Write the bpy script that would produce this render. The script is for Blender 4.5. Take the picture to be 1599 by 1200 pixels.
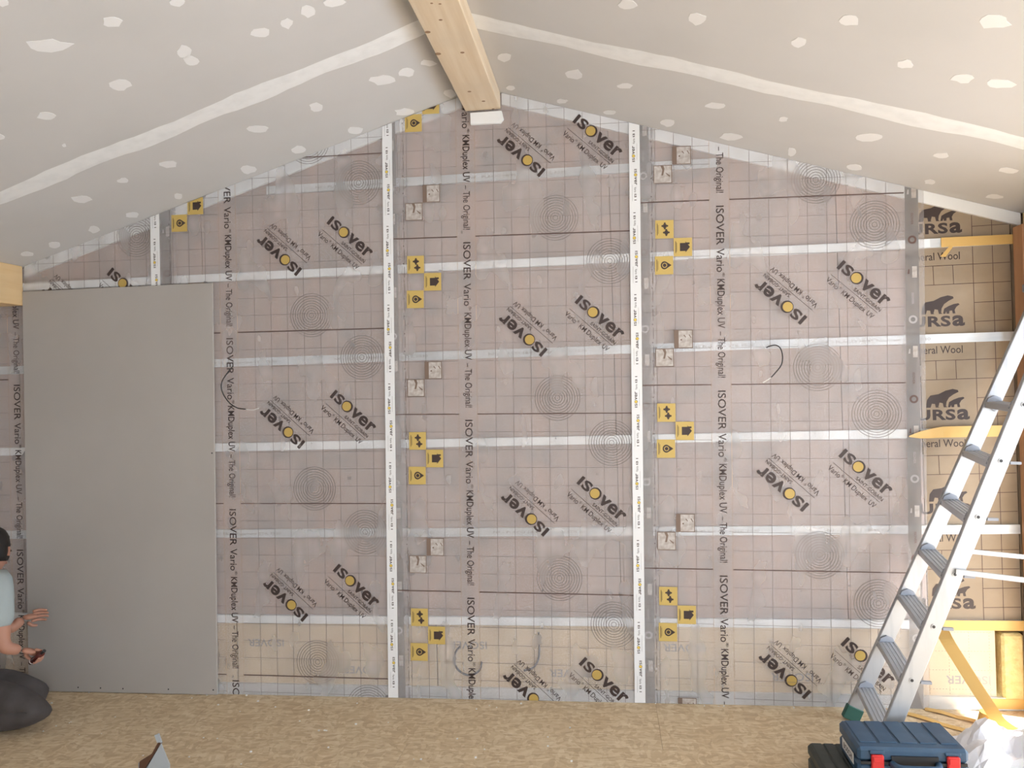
import bpy, bmesh, math, random
from mathutils import Vector, Matrix
random.seed(7)
for o in list(bpy.data.objects): bpy.data.objects.remove(o)
scene = bpy.context.scene
C = scene.collection
PI = math.pi

# ------------------------------------------------------------------ camera
FPX, CX, CY = 1200.0, 799.5, 600.0
_a = Vector((946-CX, 0, -FPX)).normalized()
_x = Vector((9940, 290, 1200)); _x = (_x - _a*_x.dot(_a)).normalized()
_z = _x.cross(_a)
R3 = Matrix((_x, _a, _z))                 # camera -> world rotation (rows = world axes)
CAM = Vector((0, -4.2945, 1.7586))
cam_d = bpy.data.cameras.new('camera'); cam = bpy.data.objects.new('camera', cam_d); C.objects.link(cam)
cam_d.sensor_fit = 'HORIZONTAL'; cam_d.sensor_width = 36.0; cam_d.lens = 36.0*FPX/1599.0
cam_d.clip_start = 0.05; cam_d.clip_end = 200
cam.matrix_world = Matrix.Translation(CAM) @ R3.to_4x4()
scene.camera = cam

# ------------------------------------------------------------------ world, sun, exposure
wd = bpy.data.worlds.new('sky'); scene.world = wd; wd.use_nodes = True
bg = wd.node_tree.nodes['Background']
bg.inputs[0].default_value = (0.80, 0.90, 1.0, 1); bg.inputs[1].default_value = 7.5
sd = bpy.data.lights.new('sun', 'SUN'); sun = bpy.data.objects.new('sun', sd); C.objects.link(sun)
sd.energy = 24.0; sd.angle = 0.02; sd.color = (1.0, 0.93, 0.82)
sun.rotation_euler = Vector((-1.0, 0.35, -1.05)).to_track_quat('-Z', 'Y').to_euler()
sun.location = (6, -3, 5)
scene.view_settings.view_transform = 'Standard'
scene.view_settings.look = 'None'
scene.view_settings.gamma = 1.0
scene.view_settings.use_curve_mapping = False
scene.view_settings.exposure = 0.25

# ------------------------------------------------------------------ projection helpers: photo pixel -> point in the place
def ray(px, py): return R3 @ Vector((px-CX, -(py-CY), -FPX))
def at(px, py, Y=0.0):                    # on a plane parallel to the gable wall
    r = ray(px, py); return CAM + r*((Y-CAM.y)/r.y)
def onfloor(px, py, z=0.0):
    r = ray(px, py); return CAM + r*((z-CAM.z)/r.z)
RX, RZ, RS = -0.65, 3.448, 0.307          # ridge line and roof pitch
def roof(x): return RZ - RS*abs(x-RX)
def onroof(px, py, side):                 # side -1 left slope, +1 right slope
    n = Vector((RS*side, 0, 1)); p0 = Vector((RX, 0, RZ)); r = ray(px, py)
    return CAM + r*((p0-CAM).dot(n)/r.dot(n))

# ------------------------------------------------------------------ materials
MATS = {}
def mat(name, col, rough=0.6, metal=0.0, spec=0.5, noise=None, bump=None, alpha=None):
    """noise=(scale(vec or float), col2, lo, hi) mixes a second colour; bump=(scale, strength)"""
    if name in MATS: return MATS[name]
    m = bpy.data.materials.new(name); m.use_nodes = True
    nt = m.node_tree; b = nt.nodes['Principled BSDF']
    b.inputs['Base Color'].default_value = (*col, 1)
    b.inputs['Roughness'].default_value = rough; b.inputs['Metallic'].default_value = metal
    b.inputs['Specular IOR Level'].default_value = spec
    def coords(scale):
        tc = nt.nodes.new('ShaderNodeTexCoord'); mp = nt.nodes.new('ShaderNodeMapping')
        nt.links.new(tc.outputs['Object'], mp.inputs['Vector'])
        mp.inputs['Scale'].default_value = scale if isinstance(scale, tuple) else (scale,)*3
        return mp.outputs[0]
    last = None
    if noise:
        for (scale, c2, lo, hi) in (noise if isinstance(noise, list) else [noise]):
            n = nt.nodes.new('ShaderNodeTexNoise'); n.inputs['Scale'].default_value = 1.0
            n.inputs['Detail'].default_value = 4.0
            nt.links.new(coords(scale), n.inputs['Vector'])
            rp = nt.nodes.new('ShaderNodeMapRange'); rp.inputs[1].default_value = lo; rp.inputs[2].default_value = hi
            nt.links.new(n.outputs[0], rp.inputs[0])
            mx = nt.nodes.new('ShaderNodeMix'); mx.data_type = 'RGBA'
            nt.links.new(rp.outputs[0], mx.inputs[0])
            if last is None: mx.inputs[6].default_value = (*col, 1)
            else: nt.links.new(last, mx.inputs[6])
            mx.inputs[7].default_value = (*c2, 1)
            last = mx.outputs[2]
        nt.links.new(last, b.inputs['Base Color'])
    if bump:
        n = nt.nodes.new('ShaderNodeTexNoise'); n.inputs['Scale'].default_value = 1.0; n.inputs['Detail'].default_value = 5.0
        nt.links.new(coords(bump[0]), n.inputs['Vector'])
        bp = nt.nodes.new('ShaderNodeBump'); bp.inputs['Strength'].default_value = bump[1]; bp.inputs['Distance'].default_value = 0.02
        nt.links.new(n.outputs[0], bp.inputs['Height']); nt.links.new(bp.outputs[0], b.inputs['Normal'])
    MATS[name] = m
    return m

def film_mat(name, col, col2, cover_lo, cover_hi, rough=0.28):
    m = bpy.data.materials.new(name); m.use_nodes = True; nt = m.node_tree
    b = nt.nodes['Principled BSDF']; out = nt.nodes['Material Output']
    b.inputs['Roughness'].default_value = rough; b.inputs['Specular IOR Level'].default_value = 0.35
    tc = nt.nodes.new('ShaderNodeTexCoord')
    def noise(scale, detail=4.0):
        mp = nt.nodes.new('ShaderNodeMapping'); mp.inputs['Scale'].default_value = scale
        nt.links.new(tc.outputs['Object'], mp.inputs['Vector'])
        n = nt.nodes.new('ShaderNodeTexNoise'); n.inputs['Scale'].default_value = 1.0; n.inputs['Detail'].default_value = detail
        nt.links.new(mp.outputs[0], n.inputs['Vector']); return n.outputs[0]
    n1 = noise((5, 5, 5), 6.0)
    mx = nt.nodes.new('ShaderNodeMix'); mx.data_type = 'RGBA'
    rp = nt.nodes.new('ShaderNodeMapRange'); rp.inputs[1].default_value = 0.38; rp.inputs[2].default_value = 0.66
    nt.links.new(n1, rp.inputs[0]); nt.links.new(rp.outputs[0], mx.inputs[0])
    mx.inputs[6].default_value = (*col, 1); mx.inputs[7].default_value = (*col2, 1)
    nt.links.new(mx.outputs[2], b.inputs['Base Color'])
    n2 = noise((6, 6, 3), 2.0)
    r2 = nt.nodes.new('ShaderNodeMapRange'); r2.inputs[1].default_value = 0.3; r2.inputs[2].default_value = 0.7
    r2.inputs[3].default_value = cover_lo; r2.inputs[4].default_value = cover_hi
    nt.links.new(n2, r2.inputs[0])
    n3 = noise((2.2, 2.2, 0.8), 3.0)
    bp = nt.nodes.new('ShaderNodeBump'); bp.inputs['Strength'].default_value = 0.12; bp.inputs['Distance'].default_value = 0.03
    nt.links.new(n3, bp.inputs['Height']); nt.links.new(bp.outputs[0], b.inputs['Normal'])
    tr = nt.nodes.new('ShaderNodeBsdfTransparent'); ms = nt.nodes.new('ShaderNodeMixShader')
    nt.links.new(r2.outputs[0], ms.inputs[0]); nt.links.new(tr.outputs[0], ms.inputs[1]); nt.links.new(b.outputs[0], ms.inputs[2])
    nt.links.new(ms.outputs[0], out.inputs['Surface'])
    return m

def osb_mat():
    m = bpy.data.materials.new('osb'); m.use_nodes = True; nt = m.node_tree; b = nt.nodes['Principled BSDF']
    b.inputs['Roughness'].default_value = 0.65; b.inputs['Specular IOR Level'].default_value = 0.3
    tc = nt.nodes.new('ShaderNodeTexCoord')
    def vor(scale, rz):
        mp = nt.nodes.new('ShaderNodeMapping'); mp.inputs['Scale'].default_value = scale; mp.inputs['Rotation'].default_value = (0, 0, rz)
        nz = nt.nodes.new('ShaderNodeTexNoise'); nz.inputs['Scale'].default_value = 6.0
        ad = nt.nodes.new('ShaderNodeMix'); ad.data_type = 'RGBA'; ad.blend_type = 'ADD'; ad.inputs[0].default_value = 0.12
        nt.links.new(tc.outputs['Object'], nz.inputs['Vector'])
        nt.links.new(tc.outputs['Object'], ad.inputs[6]); nt.links.new(nz.outputs['Color'], ad.inputs[7])
        nt.links.new(ad.outputs[2], mp.inputs['Vector'])
        v = nt.nodes.new('ShaderNodeTexVoronoi'); v.inputs['Scale'].default_value = 1.0
        nt.links.new(mp.outputs[0], v.inputs['Vector'])
        s = nt.nodes.new('ShaderNodeSeparateColor'); nt.links.new(v.outputs['Color'], s.inputs[0]); return s.outputs[0]
    v1 = vor((18, 75, 5), 0.12); v2 = vor((52, 30, 5), 0.5)
    av = nt.nodes.new('ShaderNodeMath'); av.operation = 'ADD'; nt.links.new(v1, av.inputs[0]); nt.links.new(v2, av.inputs[1])
    rp = nt.nodes.new('ShaderNodeValToRGB'); e = rp.color_ramp.elements
    e[0].position = 0.15; e[0].color = (0.54, 0.405, 0.26, 1); e[1].position = 1.0; e[1].color = (0.76, 0.64, 0.47, 1)
    x = e.new(0.42); x.color = (0.62, 0.48, 0.31, 1); x = e.new(0.7); x.color = (0.70, 0.57, 0.39, 1)
    hf = nt.nodes.new('ShaderNodeMath'); hf.operation = 'MULTIPLY'; hf.inputs[1].default_value = 0.5
    nt.links.new(av.outputs[0], hf.inputs[0]); nt.links.new(hf.outputs[0], rp.inputs[0])
    nt.links.new(rp.outputs[0], b.inputs['Base Color'])
    return m

def wood_mat(name, c1, c2, axis_scale):
    return mat(name, c1, 0.6, noise=[(axis_scale, c2, 0.42, 0.62), ((3, 3, 3), tuple(c*0.9 for c in c1), 0.5, 0.8)], bump=(axis_scale, 0.15))

M = dict(
    board=mat('plasterboard', (0.60, 0.59, 0.595), 0.8, noise=((2, 2, 2), (0.57, 0.562, 0.565), 0.4, 0.7)),
    bareboard=mat('bare_board', (0.41, 0.385, 0.365), 0.8, noise=((1.5, 1.5, 1.5), (0.44, 0.415, 0.395), 0.4, 0.7)),
    compound=mat('joint_compound', (0.83, 0.84, 0.86), 0.75, noise=((14, 14, 14), (0.76, 0.77, 0.79), 0.45, 0.75)),
    patch=mat('filler', (0.80, 0.80, 0.82), 0.75),
    rail=mat('galvanised', (0.72, 0.75, 0.78), 0.35, metal=0.35, noise=((4, 30, 30), (0.62, 0.66, 0.70), 0.45, 0.7)),
    railtape=mat('white_tape', (0.88, 0.90, 0.92), 0.45),
    kraft=mat('kraft_hidden', (0.49, 0.405, 0.375), 0.75, noise=[((10, 10, 1.2), (0.53, 0.40, 0.355), 0.45, 0.7), ((6, 6, 6), (0.39, 0.355, 0.345), 0.5, 0.75)]),
    kraft2=mat('kraft_brown', (0.31, 0.237, 0.165), 0.6, noise=((5, 5, 7), (0.36, 0.28, 0.20), 0.4, 0.7), bump=((4, 4, 6), 0.25)),
    cream=mat('cream_facing', (0.72, 0.58, 0.42), 0.65, noise=((5, 5, 5), (0.78, 0.66, 0.50), 0.4, 0.7), bump=((5, 5, 5), 0.25)),
    wool=mat('yellow_wool', (0.80, 0.66, 0.33), 0.9, noise=((30, 30, 30), (0.70, 0.55, 0.24), 0.4, 0.7), bump=((40, 40, 40), 0.6)),
    ink=mat('brown_black_ink', (0.045, 0.028, 0.026), 0.5),
    inkline=mat('brown_line_ink', (0.10, 0.055, 0.045), 0.5),
    inkgrey=mat('grey_ink', (0.42, 0.40, 0.40), 0.6),
    gridink=mat('fine_grid_ink', (0.19, 0.165, 0.16), 0.6),
    ringink=mat('ring_ink', (0.18, 0.16, 0.155), 0.6),
    tanline=mat('tan_line_ink', (0.45, 0.30, 0.18), 0.6),
    ochre=mat('ochre_ink', (0.52, 0.36, 0.10), 0.5),
    gold=mat('gold_square', (0.60, 0.43, 0.13), 0.5),
    photo=mat('grey_print', (0.42, 0.37, 0.34), 0.6, noise=((40, 40, 40), (0.55, 0.52, 0.50), 0.4, 0.6)),
    photodark=mat('brown_print', (0.20, 0.14, 0.11), 0.6),
    tape=mat('printed_tape', (0.84, 0.85, 0.87), 0.4),
    tapeyellow=mat('tape_yellow_ink', (0.80, 0.58, 0.10), 0.5),
    liner=mat('yellow_liner', (0.70, 0.45, 0.15), 0.45),
    beam=wood_mat('spruce_beam', (0.74, 0.615, 0.465), (0.68, 0.54, 0.38), (22, 1.2, 22)),
    purlin=wood_mat('spruce_purlin', (0.72, 0.52, 0.29), (0.66, 0.45, 0.23), (22, 1.2, 22)),
    post=wood_mat('orange_wood', (0.55, 0.30, 0.16), (0.48, 0.25, 0.13), (24, 24, 1.2)),
    knot=mat('knot', (0.30, 0.18, 0.10), 0.7),
    sheath=mat('sheathing', (0.35, 0.27, 0.2), 0.8),
    wallpaint=mat('bare_wall', (0.62, 0.58, 0.54), 0.8),
    alu=mat('aluminium', (0.43, 0.44, 0.46), 0.48, metal=0.6, noise=((30, 30, 5), (0.36, 0.37, 0.40), 0.5, 0.75)),
    alutread=mat('tread_aluminium', (0.50, 0.52, 0.56), 0.42, metal=0.5),
    bracket=mat('grey_plastic', (0.27, 0.29, 0.34), 0.5),
    black=mat('black_plastic', (0.02, 0.02, 0.022), 0.45),
    green=mat('green_foot', (0.02, 0.10, 0.08), 0.5),
    blue=mat('blue_case', (0.03, 0.075, 0.14), 0.45, noise=((12, 12, 12), (0.055, 0.105, 0.175), 0.5, 0.8)),
    darkcase=mat('dark_case', (0.022, 0.035, 0.035), 0.5, noise=((10, 10, 10), (0.05, 0.06, 0.06), 0.5, 0.8)),
    red=mat('red_latch', (0.62, 0.03, 0.03), 0.4),
    white=mat('white_label', (0.75, 0.75, 0.74), 0.5),
    plastic=mat('white_plastic', (0.85, 0.86, 0.92), 0.3, bump=((9, 9, 9), 0.6)),
    skin=mat('skin', (0.46, 0.23, 0.16), 0.55),
    hair=mat('hair', (0.012, 0.009, 0.008), 0.6),
    shirt=mat('grey_shirt', (0.36, 0.41, 0.42), 0.85),
    trousers=mat('dark_trousers', (0.060, 0.052, 0.052), 0.9, noise=((8, 8, 8), (0.09, 0.08, 0.08), 0.4, 0.7)),
    eye=mat('eye', (0.02, 0.015, 0.012), 0.3),
    lip=mat('lips', (0.38, 0.14, 0.11), 0.5),
    tool=mat('dark_red_tool', (0.10, 0.015, 0.012), 0.25),
    carton=mat('grey_carton', (0.42, 0.46, 0.50), 0.6),
    cartonin=mat('brown_carton_inside', (0.10, 0.045, 0.025), 0.7),
    osb=osb_mat(),
    crumb=mat('crumb', (0.85, 0.84, 0.82), 0.8),
    foil=film_mat('clear_foil', (0.8, 0.78, 0.75), (0.7, 0.68, 0.66), 0.25, 0.45, 0.2),
    cable=mat('grey_cable', (0.10, 0.11, 0.13), 0.5),
)
M['film'] = film_mat('membrane', (0.64, 0.60, 0.615), (0.48, 0.475, 0.50), 0.24, 0.42)
M['margin'] = film_mat('membrane_margin', (0.30, 0.28, 0.27), (0.25, 0.24, 0.24), 0.55, 0.7)

# ------------------------------------------------------------------ mesh helpers
ORIG = {}
def tag(o, label, cat, group=None):
    o['label'] = label; o['category'] = cat
    if group: o['group'] = group
    return o
def struct(o): o['kind'] = 'structure'; return o

def link(name, me, material, parent=None, origin=None):
    """me has world-space vertices; origin moves to the bottom centre"""
    if origin is None:
        vs = [v.co for v in me.vertices]
        if vs:
            lo = [min(v[i] for v in vs) for i in range(3)]; hi = [max(v[i] for v in vs) for i in range(3)]
            origin = Vector(((lo[0]+hi[0])/2, (lo[1]+hi[1])/2, lo[2]))
        else: origin = Vector((0, 0, 0))
    origin = Vector(origin)
    me.transform(Matrix.Translation(-origin))
    if isinstance(material, (list, tuple)):
        for m_ in material: me.materials.append(M[m_])
    else: me.materials.append(M[material])
    o = bpy.data.objects.new(name, me); C.objects.link(o)
    ORIG[o] = origin
    if parent is not None:
        o.parent = parent; o.location = origin - ORIG[parent]
    else: o.location = origin
    return o
def empty(name, loc):
    o = bpy.data.objects.new(name, None); C.objects.link(o); o.location = loc; o.empty_display_size = 0.1
    ORIG[o] = Vector(loc); return o

class MB:
    def __init__(s): s.v = []; s.f = []; s.mi = []; s.cur = 0
    def add(s, vs, fs):
        k = len(s.v); s.v += [tuple(v) for v in vs]
        for f in fs: s.f.append(tuple(i+k for i in f)); s.mi.append(s.cur)
        return s
    def box(s, lo, hi):
        x0, y0, z0 = lo; x1, y1, z1 = hi
        return s.add([(x0,y0,z0),(x1,y0,z0),(x1,y1,z0),(x0,y1,z0),(x0,y0,z1),(x1,y0,z1),(x1,y1,z1),(x0,y1,z1)],
                     [(0,3,2,1),(4,5,6,7),(0,1,5,4),(1,2,6,5),(2,3,7,6),(3,0,4,7)])
    def prism(s, poly, d):
        """poly: list of Vector (planar); extruded by vector d"""
        n = len(poly); a = [Vector(p) for p in poly]; b = [p+Vector(d) for p in a]
        return s.add(a+b, [tuple(range(n))[::-1], tuple(range(n, 2*n))] + [(i, (i+1) % n, n+(i+1) % n, n+i) for i in range(n)])
    def bar(s, p, q, w, h, up=(0, 0, 1)):
        p = Vector(p); q = Vector(q); d = (q-p).normalized(); u = Vector(up)
        r = d.cross(u).normalized(); u = r.cross(d)
        poly = [p - r*w/2 - u*h/2, p + r*w/2 - u*h/2, p + r*w/2 + u*h/2, p - r*w/2 + u*h/2]
        return s.prism(poly, q-p)
    def tube(s, pts, r, n=8):
        pts = [Vector(p) for p in pts]; rings = []
        ref = Vector((0.3, 0.2, 1)).normalized()
        for i, p in enumerate(pts):
            d = (pts[min(i+1, len(pts)-1)] - pts[max(i-1, 0)]).normalized()
            a = d.cross(ref)
            if a.length < 1e-4: a = d.cross(Vector((1, 0, 0)))
            a.normalize(); b = d.cross(a)
            rr = r[i] if isinstance(r, (list, tuple)) else r
            rings.append([p + a*rr*math.cos(2*PI*k/n) + b*rr*math.sin(2*PI*k/n) for k in range(n)])
        vs = [v for rg in rings for v in rg]; fs = []
        for i in range(len(pts)-1):
            for k in range(n): fs.append((i*n+k, i*n+(k+1) % n, (i+1)*n+(k+1) % n, (i+1)*n+k))
        fs.append(tuple(range(n))[::-1]); fs.append(tuple((len(pts)-1)*n+k for k in range(n)))
        return s.add(vs, fs)
    def strip(s, pts, wv, th=None):
        """ribbon through pts with half-width vectors wv, thickness vectors th"""
        pts = [Vector(p) for p in pts]; n = len(pts); vs = []
        for i, p in enumerate(pts):
            w = Vector(wv[i] if isinstance(wv, list) else wv); t = Vector(th[i] if isinstance(th, list) else (th or (0, -0.0006, 0)))
            vs += [p-w, p+w, p+w+t, p-w+t]
        fs = []
        for i in range(n-1):
            a = 4*i; b = a+4
            for k in range(4): fs.append((a+k, a+(k+1) % 4, b+(k+1) % 4, b+k))
        fs.append((3, 2, 1, 0)); fs.append((4*n-4, 4*n-3, 4*n-2, 4*n-1))
        return s.add(vs, fs)
    def mesh(s, name):
        me = bpy.data.meshes.new(name); me.from_pydata(s.v, [], s.f)
        me.polygons.foreach_set('material_index', s.mi); me.update(); return me
    def build(s, name, material, parent=None, origin=None, bevel=0, smooth=False):
        me = s.mesh(name)
        bm = bmesh.new(); bm.from_mesh(me)
        bmesh.ops.recalc_face_normals(bm, faces=bm.faces)
        if bevel: bmesh.ops.bevel(bm, geom=list(bm.edges), offset=bevel, segments=1, affect='EDGES', clamp_overlap=True)
        bm.to_mesh(me); bm.free()
        if smooth:
            for p in me.polygons: p.use_smooth = True
        return link(name, me, material, parent, origin)

def catmull(pts, n=8):
    pts = [Vector(p) for p in pts]; out = []
    P = [pts[0]*2-pts[1]] + pts + [pts[-1]*2-pts[-2]]
    for i in range(1, len(P)-2):
        for k in range(n):
            t = k/n; a, b, c, d = P[i-1], P[i], P[i+1], P[i+2]
            out.append(0.5*((2*b)+(c-a)*t+(2*a-5*b+4*c-d)*t*t+(3*b-a-3*c+d)*t**3))
    out.append(pts[-1]); return out

# text -> flat polygons in a unit frame, cached
_TC = {}
def text_polys(s, bold=0.0):
    key = (s, bold)
    if key in _TC: return _TC[key]
    cu = bpy.data.curves.new('t', 'FONT'); cu.body = s; cu.size = 1.0; cu.resolution_u = 3; cu.offset = bold*0.5+0.004; cu.space_character = 1.0+bold*1.2; cu.fill_mode = 'FRONT'
    ob = bpy.data.objects.new('t', cu); C.objects.link(ob)
    dg = bpy.context.evaluated_depsgraph_get(); me = bpy.data.meshes.new_from_object(ob.evaluated_get(dg))
    vs = [(v.co.x, v.co.y) for v in me.vertices]; fs = [tuple(p.vertices) for p in me.polygons]
    bpy.data.objects.remove(ob); bpy.data.curves.remove(cu); bpy.data.meshes.remove(me)
    _TC[key] = (vs, fs); return vs, fs

class Print:
    """flat ink in a 2D frame (u right, v up) mapped onto the wall; clipped under the roof"""
    def __init__(s, frame): s.v = []; s.f = []; s.fr = frame
    def poly(s, pts):
        k = len(s.v); s.v += [tuple(p) for p in pts]; s.f.append(tuple(range(k, k+len(pts)))); return s
    def quad(s, u0, v0, u1, v1): return s.poly([(u0, v0), (u1, v0), (u1, v1), (u0, v1)])
    def ring(s, c, r0, r1, n=40):
        k = len(s.v)
        for i in range(n):
            a = 2*PI*i/n; s.v += [(c[0]+r0*math.cos(a), c[1]+r0*math.sin(a)), (c[0]+r1*math.cos(a), c[1]+r1*math.sin(a))]
        for i in range(n): j = (i+1) % n; s.f.append((k+2*i, k+2*i+1, k+2*j+1, k+2*j))
        return s
    def disc(s, c, r, n=28, sx=1.0): return s.poly([(c[0]+sx*r*math.cos(2*PI*i/n), c[1]+r*math.sin(2*PI*i/n)) for i in range(n)])
    def text(s, t, box, ang=0.0, c=(0, 0), bold=0.0):
        """fit text t into box=(x0,y0,x1,y1) of a frame at c rotated by ang"""
        vs, fs = text_polys(t, bold)
        xs = [v[0] for v in vs]; ys = [v[1] for v in vs]
        ax, bx_, ay, by = min(xs), max(xs), min(ys), max(ys)
        x0, y0, x1, y1 = box; k = len(s.v); ca, sa = math.cos(ang), math.sin(ang)
        for x, y in vs:
            X = x0+(x-ax)/(bx_-ax)*(x1-x0); Y = y0+(y-ay)/(by-ay)*(y1-y0)
            s.v.append((c[0]+X*ca-Y*sa, c[1]+X*sa+Y*ca))
        s.f += [tuple(i+k for i in f) for f in fs]; return s
    def build(s, name, material, parent, dy, clip=True):
        me = bpy.data.meshes.new(name)
        me.from_pydata([s.fr(u, v, dy) for u, v in s.v], [], s.f); me.update()
        if clip:
            bm = bmesh.new(); bm.from_mesh(me)
            for side in (-1, 1):
                bmesh.ops.bisect_plane(bm, geom=bm.verts[:]+bm.edges[:]+bm.faces[:], plane_co=(RX, 0, RZ-0.004), plane_no=(RS*side, 0, 1), clear_outer=True)
            bmesh.ops.bisect_plane(bm, geom=bm.verts[:]+bm.edges[:]+bm.faces[:], plane_co=(0, 0, 0.003), plane_no=(0, 0, -1), clear_outer=True)
            if not bm.faces: bm.free(); bpy.data.meshes.remove(me); return None
            for f in bm.faces:
                if f.normal.y > 0: f.normal_flip()
            bm.to_mesh(me); bm.free()
        return link(name, me, material, parent)

# ================================================================== SETTING
XL, XR, YB = -4.6, 3.5, -7.0
# floor of particle boards
fl = struct(MB().box((XL, YB, -0.06), (XR, 0.0, -0.021)).build('floor', 'sheath'))
rows = [(0.0, -0.56), (-0.56, -1.81), (-1.81, -3.06), (-3.06, -4.31), (-4.31, -5.56), (-5.56, -7.0)]
for i, (ya, yb) in enumerate(rows):
    x = 0.22 - 2.5*2 + (1.25 if i % 2 else 0)
    while x < XR:
        a, b = max(x, XL), min(x+2.5, XR)
        if b-a > 0.05:
            o = MB().box((a+0.0008, yb+0.0008, -0.021), (b-0.0008, ya-0.0008, 0.0)).build('floor_board', 'osb', fl)
        x += 2.5
# gable wall sheathing
wb = MB().prism([Vector((XL, 0.15, -0.06)), Vector((XR, 0.15, -0.06)), Vector((XR, 0.15, roof(XR)+0.1)), Vector((RX, 0.15, RZ+0.1)), Vector((XL, 0.15, roof(XL)+0.1))], (0, 0.05, 0))
wb = struct(wb.build('wall_back', 'sheath'))
# side and rear walls with openings
def wallx(name, X, t, openings):
    m = MB(); ys = [YB] + sorted(sum([[a, b] for a, b, _, _ in openings], [])) + [0.15]
    H = roof(X)+0.15
    for i in range(len(ys)-1):
        a, b = ys[i], ys[i+1]
        op = [o for o in openings if abs(o[0]-a) < 1e-6]
        if op:
            z0, z1 = op[0][2], op[0][3]
            if z0 > 0: m.box((min(X, X+t), a, -0.06), (max(X, X+t), b, z0))
            m.box((min(X, X+t), a, z1), (max(X, X+t), b, H))
        else: m.box((min(X, X+t), a, -0.06), (max(X, X+t), b, H))
    return struct(m.build(name, 'wallpaint'))
wallx('wall_right', XR, 0.2, [(-3.0, -0.35, 0.0, 2.0), (-6.2, -4.2, 0.0, 2.0)])
wallx('wall_left', XL, -0.2, [(-6.6, -5.0, 0.8, 1.95)])
m = MB(); yq = YB
for a, b, z0, z1 in [(XL, 1.2, 0, 0), (1.2, 2.6, 0.0, 2.1), (2.6, XR, 0, 0)]:
    if z1 > 0: m.prism([Vector((a, yq, z1)), Vector((b, yq, z1)), Vector((b, yq, roof(b)+.1)), Vector((a, yq, roof(a)+.1))], (0, -0.2, 0))
    else: m.prism([Vector((a, yq, 0)), Vector((b, yq, 0)), Vector((b, yq, roof(b)+.1))] + ([Vector((RX, yq, RZ+.1))] if a < RX < b else []) + [Vector((a, yq, roof(a)+.1))], (0, -0.2, 0))
struct(m.build('wall_front', 'wallpaint'))
def frame(name, pts4, axis):
    m = MB()
    for i in range(4):
        m.bar(pts4[i], pts4[(i+1) % 4], 0.06, 0.06, up=axis)
    return struct(m.build(name, 'white'))
frame('window_1', [Vector((XR+.1, -3.0, 0.03)), Vector((XR+.1, -.35, 0.03)), Vector((XR+.1, -.35, 2.0)), Vector((XR+.1, -3.0, 2.0))], (1, 0, 0))
frame('added_window_left', [Vector((XL-.1, -6.6, 0.8)), Vector((XL-.1, -5.0, 0.8)), Vector((XL-.1, -5.0, 1.95)), Vector((XL-.1, -6.6, 1.95))], (1, 0, 0))  # unseen opening added for daylight; no window is known on this side
frame('added_window_front', [Vector((1.2, YB-.1, 0.03)), Vector((2.6, YB-.1, 0.03)), Vector((2.6, YB-.1, 2.1)), Vector((1.2, YB-.1, 2.1))], (0, 1, 0))  # unseen opening behind the camera, added and sized for the daylight it admits

# ceiling: backing slab, plasterboards, taped joints, filler patches
def slope_poly(side, y0, y1, x_out, lift, xin=None):
    xi = RX if xin is None else xin
    return [Vector((xi, y0, roof(xi)+lift)), Vector((x_out, y0, roof(x_out)+lift)), Vector((x_out, y1, roof(x_out)+lift)), Vector((xi, y1, roof(xi)+lift))]
ce = MB()
for side, xo in ((-1, XL), (1, XR)): ce.prism(slope_poly(side, 0.15, YB, xo, 0.014), (0, 0, 0.1))
ceil = struct(ce.build('ceiling', 'sheath'))
YJ = (onroof(270, 208, -1).y + onroof(1200, 128, 1).y)/2      # joint nearest the gable wall
joints = [YJ]
while joints[-1] > YB: joints.append(joints[-1]-1.2)
for side, xo in ((-1, XL), (1, XR)):
    ys = [0.0] + joints
    for i in range(len(ys)-1):
        y0, y1 = ys[i]-0.001, max(ys[i+1], YB)+0.001
        if y0-y1 < 0.05: continue
        MB().prism(slope_poly(side, y0, y1, xo, 0.0), (0, 0, 0.0125)).build('plasterboard', 'board', ceil)
    # feathered compound bands over each joint, edges wavering like trowel work
    for yj in joints[:-1]:
        rnd = random.Random(int(yj*100)+side)
        m = MB(); N = 60; vs = []; x0 = RX+side*0.10; L = abs(xo-x0)
        for i in range(N+1):
            x = x0+side*L*i/N
            e1 = 0.066+0.010*math.sin(i*0.7+side)+rnd.uniform(-.006, .006); e2 = 0.066+0.010*math.sin(i*0.45+2)+rnd.uniform(-.006, .006)
            z = roof(x)
            vs += [(x, yj+e1, z-0.0004), (x, yj+0.03, z-0.0022), (x, yj-0.03, z-0.0022), (x, yj-e2, z-0.0004)]
        fs = []
        for i in range(N):
            for k in range(3): fs.append((4*i+k, 4*i+k+1, 4*i+k+5, 4*i+k+4))
        m.add(vs, fs); m.build('joint_compound', 'compound', ceil)
PATCH_L = [(176,34,18,10),(75,71,38,10),(278,3,14,8),(407,51,16,8),(448,36,10,9),(481,18,12,10),(523,2,18,9),(288,80,13,10),(299,95,13,9),(188,133,17,9),(73,181,17,8),(1,214,6,5),(100,227,4,3),
           (494,167,12,7),(404,201,17,6),(468,234,12,6),(388,265,12,7),(263,257,14,6),(193,282,10,4),(278,307,7,5),(127,311,16,6),(206,336,12,5),(147,359,9,6),(85,383,10,5),(44,397,11,4),
           (597,125,19,8),(635,113,15,8),(668,98,14,5),(703,146,10,7),(631,175,15,6),(554,204,14,7),(4,4,10,8)]
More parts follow.
